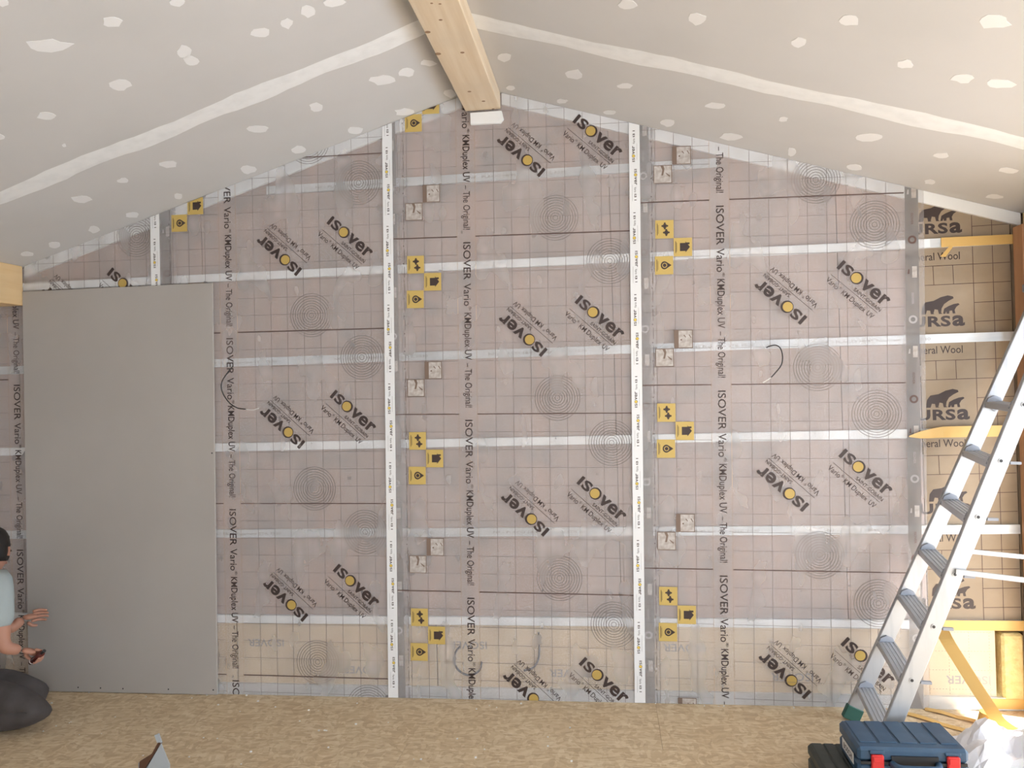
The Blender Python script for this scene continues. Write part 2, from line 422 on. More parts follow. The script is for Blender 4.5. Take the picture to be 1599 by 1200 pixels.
PATCH_R = [(980,7,15,8),(787,90,14,7),(895,116,15,8),(976,134,15,5),(798,137,8,4),(878,158,9,4),(952,175,10,4),(1042,192,12,6),(1089,30,16,10),(1248,66,13,9),(1326,32,18,9),(1552,34,28,11),(1414,100,14,7),
           (1503,122,20,8),(1562,131,24,8),(1115,165,17,5),(1223,186,8,4),(1142,214,20,6),(1237,237,8,7),(1356,214,25,7),(1470,243,13,5),(1574,266,16,5),(1335,261,13,5),(1452,284,10,4),(1552,307,15,4)]
for side, lst in ((-1, PATCH_L), (1, PATCH_R)):
    for (px, py, hw, hh) in lst:
        c = onroof(px, py, side); ex = (onroof(px+hw, py-side*0.25*0, side)-c); ey = (onroof(px, py-hh, side)-c)
        n = 11; k0 = random.random()*6; top = []; 
        for i in range(n):
            a = 2*PI*i/n+k0; rr = random.uniform(0.72, 1.12)
            p = c+ex*(math.cos(a)*rr)+ey*(math.sin(a)*rr)
            if abs(p.x-RX) < 0.11: p.x = RX+side*0.11
            p.z = roof(p.x)-0.0012; top.append(p)
        MB().prism(top, (0, 0, 0.002)).build('filler_patch', 'patch', ceil)

# ================================================================== BEAMS
def beam(name, x0, x1, z0, y0, y1, material, label, cat):
    top = [Vector((x1, y0, roof(x1)-.001))] + ([Vector((RX, y0, RZ-.001))] if x0 < RX < x1 else []) + [Vector((x0, y0, roof(x0)-.001))]
    o = MB().prism([Vector((x0, y0, z0)), Vector((x1, y0, z0))] + top, (0, y1-y0, 0)).build(name, material, bevel=0.003)
    tag(o, label, cat); return o
rb = beam('ridge_beam', -0.741, -0.541, 3.317, -0.026, YB+0.05, 'beam', 'thick pale spruce ridge beam running overhead from the gable wall', 'beam')
for (px, py, r) in [(674,5,3),(687,6,3),(688,31,4),(722,82,5),(733,143,5),(755,158,5),(668,50,6),(684,84,7),(770,170,4),(750,176,5)]:
    p = onfloor(px, py, 3.317)
    MB().add([(p.x+0.004*r/3*math.cos(a*PI/4)*1.6, p.y+0.006*r/3*math.sin(a*PI/4), 3.3165) for a in range(8)], [tuple(range(8))]).build('knot', 'knot', rb)
beam('eave_purlin', -3.66, -3.491, 2.335, -0.026, YB+0.05, 'purlin', 'yellow pine eave purlin at the left edge above the leaning plasterboard', 'beam')
beam('eave_purlin', 2.165, 2.33, 2.335, -0.026, YB+0.05, 'purlin', 'pine eave purlin at the right end of the ceiling above the wooden post', 'beam')
pst = MB().prism([Vector((2.115, -.12, 0)), Vector((2.25, -.12, 0)), Vector((2.25, -.12, 2.334)), Vector((2.163, -.12, 2.334)), Vector((2.163, -.12, 2.51)), Vector((2.115, -.12, 2.51))], (0, .095, 0)).build('corner_post', 'post', bevel=0.003)
tag(pst, 'orange-brown wooden post at the right end of the kraft-faced wall', 'post')
m = MB(); pts = [Vector((2.225, -0.136, z)) for z in (0.9, 1.1, 1.3, 1.5, 1.7, 1.9)]
m.strip([p+Vector((0.02*math.sin(i*2), -0.006*math.cos(i*3), 0)) for i, p in enumerate(pts)], Vector((0.02, 0.004, 0)), (0, -0.001, 0))
tag(m.build('foil_strip', 'foil'), 'crumpled clear foil strip hanging over the wooden post', 'foil')
# white sealing pad under the beam end
a, b = at(735, 178, -0.028), at(787, 193, -0.028)
m = MB().prism([Vector((a.x, -0.024, b.z+.004)), Vector((b.x-.02, -0.024, b.z)), Vector((b.x, -0.024, b.z+.02)), Vector((b.x-.01, -0.024, a.z)), Vector((a.x, -0.024, a.z))], (0, -0.02, 0))
tag(m.build('sealing_pad', 'railtape'), 'short white sealing strip under the end of the ridge beam', 'tape')

# ================================================================== INSULATION
GAB = lambda x0, x1, z0: [Vector((x0, 0, z0)), Vector((x1, 0, z0)), Vector((x1, 0, roof(x1)-0.002))] + ([Vector((RX, 0, RZ-0.002))] if x0 < RX < x1 else []) + [Vector((x0, 0, roof(x0)-0.002))]
cols = [(-4.59, -3.55), (-3.55, -2.35), (-2.35, -1.15), (-1.15, 0.05), (0.05, 1.25), (1.25, 1.652)]
names = ['left of the leaning plasterboard', 'behind the leaning plasterboard', 'under the second film sheet from the left', 'below the ridge beam', 'right of the ridge, behind the film', 'behind the right-hand film margin']
for (a, b), w in zip(cols, names):
    o = MB().prism(GAB(a+.002, b-.002, 0.43), (0, 0.14, 0)).build('insulation_batt', 'kraft')
    tag(o, 'tall pinkish kraft-faced insulation batt ' + w, 'insulation', 'tall insulation batts behind the film')
ub = MB().prism(GAB(1.655, 2.113, 0.43), (0, 0.14, 0)).build('insulation_batt', 'kraft2')
tag(ub, 'uncovered brown kraft insulation with bear emblems beside the ladder', 'insulation')
o = MB().prism(GAB(2.118, 3.49, 0.0), (0, 0.14, 0)).build('insulation_batt', 'kraft2')
tag(o, 'brown kraft insulation right of the wooden post', 'insulation')
WF = lambda u, v, dy: (u, dy, v)
lows = [(-4.59, -3.4), (-3.4, -2.2), (-2.2, -1.0), (-1.0, 0.2), (0.2, 1.4), (1.4, 1.985)]
lown = ['below the purlin at far left', 'behind the foot of the leaning plasterboard', 'between plasterboard and first white tape', 'under the ridge, near the grey cables', 'left of the ladder foot', 'beside the yellow wool block']
for (a, b), w in zip(lows, lown):
    o = MB().box((a+.003, 0.0, 0.002), (b-.003, 0.14, 0.424)).build('insulation_batt', 'cream', bevel=0.004)
    tag(o, 'low cream-faced insulation batt ' + w, 'insulation', 'low cream batts along the floor')
    c = (a+b)/2
    for cu, cv in ((c+0.15, 0.15), (c-0.42, 0.30)):
        if cu+.12 > b or cu-.12 < a: continue
        p = Print(WF); p.text('ISOVER', (-0.11, -0.022, 0.11, 0.022), PI, (cu, cv), 0.02); p.build('printed_word', 'inkgrey', o, -0.0008, False)
    p = Print(WF)
    k = 0
    while a+.05+k*.1 < b-.02:
        for j in range(26): p.quad(a+.05+k*.1, .01+j*.016, a+.0515+k*.1, .018+j*.016)
        k += 1
    for zz in (.1, .2, .3, .4):
        n = int((b-a-.02)/.016)
        for j in range(n): p.quad(a+.01+j*.016, zz, a+.018+j*.016, zz+.0015)
    p.build('printed_grid', 'gridink', o, -0.0006, False)
o = MB().box((2.005, -0.02, 0.004), (2.112, 0.13, 0.40)).build('insulation_offcut', 'wool', bevel=0.012)
tag(o, 'upright yellow mineral wool offcut beside the wooden post', 'insulation')

# kraft print: bears, words, squares
def bear(p, cx, cz, s):
    big = [(-.5,.0),(-.47,.25),(-.36,.40),(-.1,.44),(.12,.55),(.34,.60),(.50,.56),(.52,.50),(.36,.42),(.22,.32),(.14,.18),(.12,.04),(.16,0),(.05,0),(.02,.14),(-.08,.16),(-.12,.02),(-.08,0),(-.2,0),(-.22,.12),(-.32,.13),(-.36,0)]
    small = [(.18,.0),(.22,.17),(.36,.25),(.52,.31),(.66,.33),(.70,.29),(.60,.22),(.54,.12),(.56,0),(.48,0),(.46,.10),(.38,.09),(.37,0),(.29,0),(.28,.08),(.25,0)]
    for sh in (big, small): p.poly([(cx+x*s, cz+z*s) for x, z in sh])
zr = [2.45, 1.95, 1.45, 0.943]
for k in range(5):
    z0 = 2.45-0.5*k+ (0.0)
    cz = [at(1466, 352, 0).z, at(1470, 497, 0).z, at(1477, 643, 0).z, at(1483, 790, 0).z, at(1489, 938, 0).z][k]
    cxx = [1.775, 1.775, 1.785, 1.785, 1.785][k]
    p = Print(WF); bear(p, cxx-.03, cz+.022, 0.16); p.build('bear_emblem', 'ink', ub, -0.0008)
    p = Print(WF); p.text('URS', (cxx-.16, cz-.045, cxx+.035, cz+.012), bold=.06); p.text('a', (cxx+.043, cz-.045, cxx+.105, cz+.012), bold=.06); p.build('printed_word', 'ink', ub, -0.0008)
    if k < 4:
        zt = [at(1470, 401, 0).z, at(1473, 547, 0).z, at(1476, 693, 0).z, at(1480, 841, 0).z][k]
        p = Print(WF); p.text('Mineral Wool', (1.60, zt-.018, 1.865, zt+.022)); p.build('printed_word', 'ink', ub, -0.0008)
p = Print(WF)
def ln(x0, z0, x1, z1, w=0.0016):
    d = Vector((x1-x0, z1-z0)).normalized(); n = Vector((-d.y, d.x))*w
    p.poly([(x0-n.x, z0-n.y), (x1-n.x, z1-n.y), (x1+n.x, z1+n.y), (x0+n.x, z0+n.y)])
xv1, xv2 = at(1520, 440, 0).x, at(1551, 440, 0).x
ln(xv1, 0.44, xv1, 2.72); ln(xv2, 0.44, xv2, 2.66)
zb = at(1500, 414, 0).z
for k in range(-3, 20):
    z = zb - 0.1*k
    if z < 0.45: break
    full = (k % 5) in (0, 1)
    ln(1.657 if full else xv1, z, 2.11, z+.003)
    if full and k % 5 == 0:
        for xx in (at(1457, 430, 0).x, at(1488, 430, 0).x): ln(xx, z, xx+.002, z-.1)
p.build('printed_grid', 'inkline', ub, -0.0007)

# ================================================================== RAILS
def rail(z, x0, x1, taped, label):
    h = 0.0235
    m = MB()
    m.box((x0, -0.018, z-h), (x1, 0.0, z+h))
    m.box((x0, -0.0185, z-h), (x1, -0.018, z-h+.004)); m.box((x0, -0.0185, z+h-.004), (x1, -0.018, z+h))
    o = m.build('furring_rail', 'rail'); tag(o, label, 'rail', 'horizontal metal rails on the gable wall')
    if taped:
        MB().box((x0+.01, -0.0195, z-.021), (x1-.4, -0.0186, z+.021)).build('tape_face', 'railtape', o)
    else:
        x = x0+.3
        while x < x1-.5:
            p = Print(WF); p.text('NF - PLACO 18/45 Fourrure STIL F530', (x, z-.007, x+.55, z+.007)); x += 0.9
            p.build('printed_marks', 'inkgrey', o, -0.0188)
    return o
RAILS = [(2.945, True*0, 'bare metal rail, topmost on the gable wall'), (2.45, 1, 'white taped metal rail, second from the top'), (1.947, 0, 'bare printed metal rail, third from the top'),
         (1.45, 1, 'white taped metal rail at mid height, fourth from the top'), (0.943, 0, 'bare printed metal rail, fifth from the top'), (0.443, 1, 'white taped metal rail, lowest above the floor')]
for z, tp, lb in RAILS:
    x0 = max(-4.55, RX-(RZ-z-.10)/RS+.03); x1 = min(2.112, RX+(RZ-z-.10)/RS-.03)
    rail(z, x0, x1, tp, lb)
o = MB().box((-4.55, -0.0185, 0.001), (2.112, 0.0, 0.066)).build('floor_channel', 'rail'); tag(o, 'white metal floor channel along the foot of the gable wall', 'rail')
for side, x_out, lb in ((-1, -3.487, 'sloping white edge channel under the left ceiling slope'), (1, 2.16, 'sloping white edge channel under the right ceiling slope')):
    xi = RX+side*0.115
    m = MB().prism([Vector((xi, -0.0185, roof(xi)-.002)), Vector((x_out, -0.0185, roof(x_out)-.002)), Vector((x_out, -0.0185, roof(x_out)-.066)), Vector((xi, -0.0185, roof(xi)-.066))], (0, 0.0184, 0))
    tag(m.build('edge_channel', 'railtape'), lb, 'rail')

# ================================================================== MEMBRANE SHEETS
FILMS = [  # origin u at z0, tilt, z of a text start, label
    (-4.04, 1.5, 0.008, 0.860, 'translucent printed membrane sheet at the far left, mostly behind the plasterboard'),
    (-2.66, 2.6, 0.010, 1.095, 'translucent printed membrane sheet between plasterboard and left white tape'),
    (-1.258, 1.5, 0.0175, 1.589, 'translucent printed membrane sheet below the ridge beam, between the two long white tapes'),
    (0.135, 1.5, 0.0187, 1.716, 'translucent printed membrane sheet on the right, ending beside the bare kraft')]
FW = 1.53
CREASES = {3: [((.22, .42), (.62, .06), .004), ((.35, .40), (.50, .22), .003), ((1.05, 1.0), (1.20, .30), .004), ((1.22, 1.02), (1.36, .62), .003), ((1.15, 1.75), (1.0, 1.25), .003), ((.35, 1.75), (.95, 2.05), .002), ((.80, 1.30), (.86, .75), .003), ((1.02, .42), (1.08, .1), .003)],
           1: [((.42, 1.25), (.60, .85), .004), ((.52, 1.30), (.72, 1.0), .003), ((.48, .95), (.50, .60), .003), ((.8, 1.6), (1.1, 1.2), .002)]}
def build_film(idx):
    u0, z0, t, ts, label = FILMS[idx]
    yoff = -0.0200
    cre = [(Vector(a), Vector(b), hh) for a, b, hh in CREASES.get(idx, [])]
    def crease(u, v):
        h_ = 0.0
        for a, b, hh in cre:
            d = b-a; tt = max(0, min(1, (Vector((u, v))-a).dot(d)/d.length_squared)); dist = (Vector((u, v))-a-d*tt).length
            h_ += hh*math.sin(PI*min(1, max(0.02, tt)))*math.exp(-(dist/.014)**2)
        return h_
    def fr(u, v, dy):       # u from the sheet's left edge, v = height
        dy -= crease(u, v)
        vv = v - t*u        # sheet hangs slightly out of plumb
        return (u0 + t*(vv-z0) + u, yoff - 0.0016*(1-u/FW) + dy, vv)
    # sheet (grid so that it can ripple slightly)
    me = bpy.data.meshes.new('membrane_sheet'); bm = bmesh.new()
    NU, NV = (90, 200) if idx in CREASES else (12, 30); vs = []
    for j in range(NV+1):
        row = []
        for i in range(NU+1):
            u = FW*i/NU; v = 3.6*j/NV
            rip = 0.0004*math.sin(u*9+v*2.3+idx) if 0 < i < NU else 0
            row.append(bm.verts.new(fr(u, v, rip)))
        vs.append(row)
    for j in range(NV):
        for i in range(NU):
            f = bm.faces.new((vs[j][i], vs[j][i+1], vs[j+1][i+1], vs[j+1][i]))
            f.smooth = True
            if i == NU-1 and False: f.material_index = 1
    for side in (-1, 1):
        bmesh.ops.bisect_plane(bm, geom=bm.verts[:]+bm.edges[:]+bm.faces[:], plane_co=(RX, 0, RZ-0.003), plane_no=(RS*side, 0, 1), clear_outer=True)
    bmesh.ops.bisect_plane(bm, geom=bm.verts[:]+bm.edges[:]+bm.faces[:], plane_co=(0, 0, 0.002), plane_no=(0, 0, -1), clear_outer=True)
    bm.to_mesh(me); bm.free()
    film = link('membrane_sheet', me, 'film'); tag(film, label, 'membrane', 'membrane sheets on the gable wall')
    D1, D2, D3 = -0.0007, -0.0010, -0.0013
    # dark printed margin at the right edge and overlap guide line
    p = Print(fr); p.quad(1.435, 0, 1.502, 3.6); p.build('dark_margin', 'margin', film, -0.0003)
    p = Print(fr)
    v = 0.0
    while v < 3.5: p.quad(0.1205, v, 0.1225, v+.062); p.disc((0.118, v+.08), .0035, 6); v += 0.1
    p.build('overlap_dashes', 'ink', film, D1)
    p = Print(fr); p.quad(0.428, 0, 0.4295, 3.6); p.quad(0.533, 0, 0.5345, 3.6); p.build('text_band_edges', 'tanline', film, D1)
    # fine 10 cm grid
    p = Print(fr)
    for u in [0.14+.1*k for k in range(3)]+[0.64+.1*k for k in range(8)]: p.quad(u-.0010, 0, u+.0010, 3.6)
    v = (ts+.03) % .1
    while v < 3.5:
        p.quad(0.06, v-.0009, 0.428, v+.0009); p.quad(0.5345, v-.0009, 1.43, v+.0009); v += .1
    p.build('fine_grid', 'gridink', film, D1)
    for k in range(-3, 5):
        b = ts+1.003*k
        if b > 4.2 or b < -1.2: continue
        # lettering down the sheet
        seg = [('ISOVER', -.002, -.215, 0), ('Vario', -.235, -.362, 0), ('®', -.366, -.388, 0), ('KMDuplex UV', -.40, -.667, .014), ('– The Original!', -.685, -.935, 0)]
        p = Print(fr)
        for s_, a, e, bo in seg:
            hh = 0.014 if s_ == '®' else (0.052 if ('p' in s_ or 'g' in s_) else 0.042)
            base = 0.505-hh if s_ != '®' else 0.492
            if 'p' in s_ or 'g' in s_: base = 0.463-.010
            elif s_ != '®': base = 0.463
            p.text(s_, (0, 0, a-e, hh), -PI/2, (base, b+a), bo)
        p.build('printed_lettering', 'ink', film, D2)
        # cut mark line
        p = Print(fr); p.quad(0.06, b+.028, 0.428, b+.033); p.quad(0.5345, b+.028, 1.43, b+.033); p.build('cut_line', 'inkline', film, D2)
        # icon squares
        for nm, cu, cv in (('puzzle', .187, -.12), ('house', .285, -.22), ('drop', .183, -.317)):
            q = Print(fr); q.quad(cu-.049, b+cv-.05, cu+.049, b+cv+.05); sq = q.build('gold_square', 'gold', film, D2)
            if not sq: continue
            q = Print(fr); c = (cu+.006, b+cv)
            if nm == 'drop':
                q.poly([(c[0]+.034, c[1])]+[(c[0]-.004+.020*math.cos(a), c[1]+.022*math.sin(a)) for a in [PI*(.28+1.44*i/14) for i in range(15)]])
            elif nm == 'house':
                q.poly([(c[0]-.022, c[1]-.022), (c[0]+.008, c[1]-.022), (c[0]+.008, c[1]-.030), (c[0]+.032, c[1]), (c[0]+.008, c[1]+.030), (c[0]+.008, c[1]+.022), (c[0]-.022, c[1]+.022)])
                q.quad(c[0]+.012, c[1]+.014, c[0]+.030, c[1]+.024)
            else:
                for dz, du in ((.018, -.004), (-.018, .004)):
                    q.quad(c[0]+du-.009, c[1]+dz-.010, c[0]+du+.009, c[1]+dz+.010)
                    for ex, ez in ((.013, 0), (-.013, 0), (0, .014), (0, -.014)): q.disc((c[0]+du+ex, c[1]+dz+ez), .0055, 10)
            q.quad(cu-.040, b+cv-.032, cu-.037, b+cv+.032); q.quad(cu-.034, b+cv-.024, cu-.032, b+cv+.024)
            q.build('icon', 'ink', sq, D3)
            if nm == 'drop':
                q = Print(fr); q.ring((c[0]-.003, c[1]), .010, .0135, 20); q.build('icon_ring', 'gold', sq, D3-.0004)
        # small picture squares
        for nm, cu, cv in (('tools', .283, .281), ('knife', .181, .181)):
            q = Print(fr); q.quad(cu-.049, b+cv-.049, cu+.049, b+cv+.049); sq = q.build('picture_square', 'photo', film, D2)
            if not sq: continue
            q = Print(fr)
            for a in ((-.05, -.05, .05, -.046), (-.05, .046, .05, .05), (-.05, -.05, -.046, .05), (.046, -.05, .05, .05)): q.quad(cu+a[0], b+cv+a[1], cu+a[2], b+cv+a[3])
            if nm == 'tools':
                q.quad(cu-.047, b+cv-.047, cu-.026, b+cv+.047); q.disc((cu-.012, b+cv-.004), .005, 8)
                q.poly([(cu+.000, b+cv+.020), (cu+.012, b+cv+.008), (cu+.014, b+cv+.011), (cu+.004, b+cv+.024)]); q.poly([(cu+.028, b+cv+.022), (cu+.040, b+cv+.004), (cu+.042, b+cv+.008), (cu+.032, b+cv+.026)])
            else:
                q.poly([(cu-.012, b+cv+.046), (cu+.004, b+cv+.046), (cu+.010, b+cv+.030), (cu+.002, b+cv-.006), (cu-.008, b+cv-.006), (cu-.002, b+cv+.024)])
                q.poly([(cu+.014, b+cv+.010), (cu+.040, b+cv-.008), (cu+.036, b+cv-.016), (cu+.018, b+cv+.002)])
            q.build('picture_lines', 'photodark', sq, D3)
        # ring rosettes
        for cu, cv, spokes in ((.985, .117, 0), (1.282, -.133, 1)):
            q = Print(fr)
            for r_ in (.012, .026, .040, .054, .068, .082, .096, .110, .124): q.ring((cu, b+cv), r_, r_+.0025, 44)
            if spokes:
                for i in range(7): q.quad(cu+.03+i*.013, b+cv-.004, cu+.032+i*.013, b+cv+.004)
            q.build('ring_rosette', 'ringink', film, D1)
        # paired diagonal logos
        for cu, cv, ang in ((1.175, .507, -math.radians(42)), (.845, .527, -math.radians(42)+PI)):
            c = (cu, b+cv)
            q = Print(fr)
            q.text('IS', (-.160, .043, -.080, .100), ang, c, .055)
            q.text('ver', (-.008, .043, .163, .100), ang, c, .05)
            q.text('SAINT-GOBAIN', (-.016, .009, .161, .029), ang, c, .012)
            q.text('Vario', (-.158, -.045, -.082, -.016), ang, c); q.text('®', (-.079, -.027, -.066, -.014), ang, c)
            q.text('KM', (-.052, -.045, -.010, -.018), ang, c); q.text('Duplex', (.002, -.053, .102, -.017), ang, c); q.text('UV', (.116, -.045, .155, -.018), ang, c)
            ca, sa = math.cos(ang), math.sin(ang)
            rot = lambda x, y: (c[0]+x*ca-y*sa, c[1]+x*sa+y*ca)
            q.poly([rot(-.158, -.001), rot(.158, -.001), rot(.158, .0012), rot(-.158, .0012)])
            q.disc(rot(-.044, .071), .0335, 28)
            lg = q.build('printed_logo', 'ink', film, D2)
            if lg:
                q = Print(fr); q.disc(rot(-.047, .069), .0265, 28); q.build('logo_disc', 'ochre', lg, D3-.0004)
    # glyphs on the dark margin
    for k in range(8):
        z = .2+.42*k
        q = Print(fr); q.quad(1.468, z, 1.492, z+.06); q.build('margin_label', 'photo', film, -.0009)
        q = Print(fr); q.ring((1.47, z+.2), .012, .022, 20); q.text('ISOVER', (-.03, -.006, .03, .006), -PI/2, (1.47, z+.31)); q.poly([(1.445, z+.02), (1.455, z+.02), (1.455, z+.045), (1.449, z+.045)])
        q.build('margin_glyph', 'inkline' if k % 2 else 'inkgrey', film, -.0009)
    return film, fr
film_fr = []
for i in range(4): film_fr.append(build_film(i)[1])

# printed joint tapes over each sheet's left edge
TLAB = {1: 'white printed joint tape running down behind the plasterboard, leftmost of three', 2: 'white printed joint tape left of the ridge beam lettering, middle of three', 3: 'white printed joint tape right of the ridge, nearest the ladder'}
for i in (1, 2, 3):
    fr = film_fr[i]
    p = Print(fr); N = 24
    for k in range(N): p.quad(0.0, 3.6*k/N, .058, 3.6*(k+1)/N)
    tp = p.build('joint_tape', 'tape', None, -.0022)
    tag(tp, TLAB[i], 'tape', 'printed joint tapes')
    k = 0; z = 0.05
    while z < 3.45:
        for up in (0, 1):
            zz = z+(.225 if up else 0)
            if zz+.2 > 3.55: continue
            c = (.029, zz+(.0 if up else .185)); ang = PI/2 if up else -PI/2
            q = Print(fr)
            q.text('IS', (0, -.002, .022, .012), ang, c, .03); q.text('ver', (.042, -.002, .088, .012), ang, c, .03)
            q.quad(.029-(.014 if not up else -.013), zz+.01, .029-(.0132 if not up else -.0138), zz+.10)
            q.text('Vario', (.098, -.003, .128, .009), ang, c); q.text('KB', (.136, -.003, .156, .009), ang, c, .05); q.text('1', (.168, -.003, .172, .009), ang, c)
            q.ring((.029+(.005 if not up else -.005), (c[1]-.032) if not up else (c[1]+.032)), .005, .009, 14)
            w = q.build('tape_lettering', 'ink', tp, -.0026)
            if w:
                q = Print(fr); q.disc((.029+(.005 if not up else -.005), (c[1]-.032) if not up else (c[1]+.032)), .0075, 14); q.build('tape_dot', 'tapeyellow', w, -.0028)
        z += .45

# ================================================================== LOOSE CABLES
def cable(pts, r, label, tipn=None, mtl='black'):
    P = catmull(pts, 8)
    o = MB().tube(P, r, 8).build('cable', mtl, smooth=True); tag(o, label, 'cable')
    if tipn: MB().tube(catmull(tipn, 5), r*.75, 8).build('stripped_end', 'white', o, smooth=True)
    return o
Yc = -0.045
c1 = [at(364, 572, -.024), at(357, 580, -.04), at(346.5, 597, Yc), at(347, 612, Yc), at(357, 628, Yc), at(370, 637, Yc), at(384, 639.5, Yc)]
cable(c1, .0032, 'black cable loop poking through the film right of the plasterboard', [at(384, 639.5, Yc), at(395, 640.5, Yc), at(404, 638, Yc)])
c2 = [at(1197, 543, -.022), at(1203, 540.5, -.04), at(1212, 539.5, -.05), at(1219, 545, -.06), at(1222, 558, -.065), at(1219, 572, -.065), at(1204, 590, -.06)]
cable(c2, .0032, 'black cable stub poking out of the right film sheet', [at(1204, 590, -.06), at(1198, 594, -.06), at(1191, 598, -.06)])
for pts, lb in (([(718, 1010), (711, 1020), (709, 1034), (717, 1048), (733, 1055), (748, 1048), (752, 1034)], 'grey cable loop behind the film left of the lettering near the floor'),
                ([(841, 988), (842, 1008), (841, 1028), (833, 1043), (818, 1048)], 'grey cable hanging behind the film under the ridge near the floor')):
    cable([at(x, y, -.0095) for x, y in pts], .006, lb, None, 'cable')

# ================================================================== LEANING PLASTERBOARD
a = at(36, 455, -.03); bq = at(332.6, 443, -.03); c = at(340, 1083, -.03); d = at(46, 1077, -.03)
m = MB().prism([Vector((d.x, -.0245, .003)), Vector((c.x, -.0245, .003)), Vector((bq.x, -.0245, (a.z+bq.z)/2)), Vector((a.x, -.0245, (a.z+bq.z)/2))], (0, -.0125, 0))
pb = m.build('plasterboard_panel', 'bareboard', bevel=.0015)
tag(pb, 'large bare grey plasterboard sheet standing upright against the film', 'plasterboard')
for (px, py) in [(122, 1074), (157, 1075), (192, 1076), (263, 1077), (333, 1078), (331, 708)]:
    p = at(px, py, -.037)
    MB().prism([p+Vector((.0045*math.cos(k*PI/4), 0, .0045*math.sin(k*PI/4))) for k in range(8)], (0, -.0008, 0)).build('screw', 'black', pb)

# ================================================================== YELLOW TAPE LINERS
def liner(pts, wv, label, th=(0, -.0012, 0)):
    o = MB().strip(pts, wv, th).build('tape_liner', 'liner'); tag(o, label, 'tape liner', 'yellow tape liners'); return o
z = 2.45; x0 = at(1470, 395, -.021).x
o = liner([Vector((x0, -.0215, z)), Vector((x0+.03, -.023, z)), Vector((2.0, -.021, z)), Vector((2.15, -.021, z))], Vector((0, 0, .025)), 'yellow tape liner on the second rail from the top, beside the wooden post')
m = MB().prism([Vector((x0+.04, -.026, z-.02)), Vector((x0-.01, -.03, z-.075)), Vector((x0+.015, -.032, z-.078)), Vector((x0+.06, -.026, z-.02))], (0, -.001, 0)); m.build('peeled_corner', 'liner', o)
z = 1.45; x0 = at(1418, 687, -.03).x
m = MB(); N = 10; pts = []; wv = []
for i in range(N+1):
    t = i/N; x = x0+(2.16-x0)*t; k = min(1, t/.28); pts.append(Vector((x, -.026-.02*(1-k), z-.018*(1-k)+.006))); wv.append(Vector((0, 0, .003+.026*math.sqrt(k))))
liner(pts, wv, 'yellow tape liner with a pointed end at mid height, crossing behind the ladder')
z = .443; x0 = at(1466, 985, -.02).x
liner([Vector((x0, -.0215, z)), Vector((1.95, -.021, z)), Vector((2.15, -.0205, z))], Vector((0, 0, .026)), 'yellow tape liner on the lowest rail above the yellow wool')
x0 = at(1545, 1085, -.02).x
liner([Vector((x0, -.0215, .036)), Vector((2.15, -.0205, .036))], Vector((0, 0, .026)), 'yellow tape liner on the floor channel beside the wooden post')
# dangling ribbon to the floor
P = catmull([at(1471, 985, -.03), at(1480, 1003, -.10), at(1500, 1035, -.15), at(1522, 1070, -.20), at(1545, 1105, -.24), at(1562, 1128, -.25), at(1599, 1150, -.27)], 5)
for q in P: q.z = max(q.z, .012)
liner(P, Vector((.028, -.012, .008)), 'long yellow tape liner dangling from the lowest rail down to the floor')
# curl on the floor
cc = onfloor(1545, 1132); P = []; wv = []
for i in range(22):
    a_ = i/21*1.75*PI; P.append(cc+Vector((.055*math.cos(a_)+.01*i/21, .035*math.sin(a_), .03+.012*math.sin(a_*.7)))); wv.append(Vector((.006, 0, .024)))
liner(P, wv, 'curled loop of yellow tape liner lying on the floor', (.0008, .0008, 0))
for pts, lb in (([(1444, 1109), (1475, 1117), (1510, 1126), (1540, 1134)], 'narrow yellow tape strip on the floor, behind the lower strip'), ([(1412, 1115), (1450, 1127), (1500, 1142), (1550, 1158)], 'narrow yellow tape strip on the floor, nearest the blue case')):
    P = catmull([onfloor(x, y) for x, y in pts], 4)
    for i, q in enumerate(P): q.z = .004+.006*abs(math.sin(i*.5))
    liner(P, Vector((.004, .016, .002)), lb, (0, 0, .0012))

# ================================================================== LADDER
foot = onfloor(1322, 1124); YF = foot.y; YN = YF-.53
far = [(1548.7, 628), (1515, 704), (1483, 780), (1447.4, 857.5), (1413.6, 928.4), (1383, 1001), (1349.5, 1072)]
near = [(1594.6, 634), (1560.6, 720), (1525.8, 806), (1490.3, 893), (1455, 979), (1420.4, 1064.5)]
F = [at(x, y, YF) for x, y in far]; N_ = [at(x, y, YN) for x, y in near]
def fit(P):
    n = len(P); zm = sum(p.z for p in P)/n; xm = sum(p.x for p in P)/n
    k = sum((p.z-zm)*(p.x-xm) for p in P)/sum((p.z-zm)**2 for p in P); return xm-k*zm, k
fa, fk = fit(F); na, nk = fit(N_)
step = (F[0].z-F[6].z)/6; ztop = F[0].z+2.4*step
ladder = empty('step_ladder', (fa, (YF+YN)/2, 0)); tag(ladder, 'aluminium step ladder with flat treads leaning up to the right', 'ladder')
def on(a_, k_, Y, z): return Vector((a_+k_*z, Y, z))
for (a_, k_, Y, s) in ((fa, fk, YF, 1), (na, nk, YN, -1)):
    m = MB().bar(on(a_, k_, Y, .03), on(a_, k_, Y, ztop), .026, .075, up=(1, 0, 0))
    m.build('rail', 'alu', ladder, bevel=.003)
    MB().bar(on(a_, k_, Y, 0.0), on(a_, k_, Y, .065), .034, .085, up=(1, 0, 0)).build('foot', 'green', ladder, bevel=.004)
zs = [p.z for p in F]
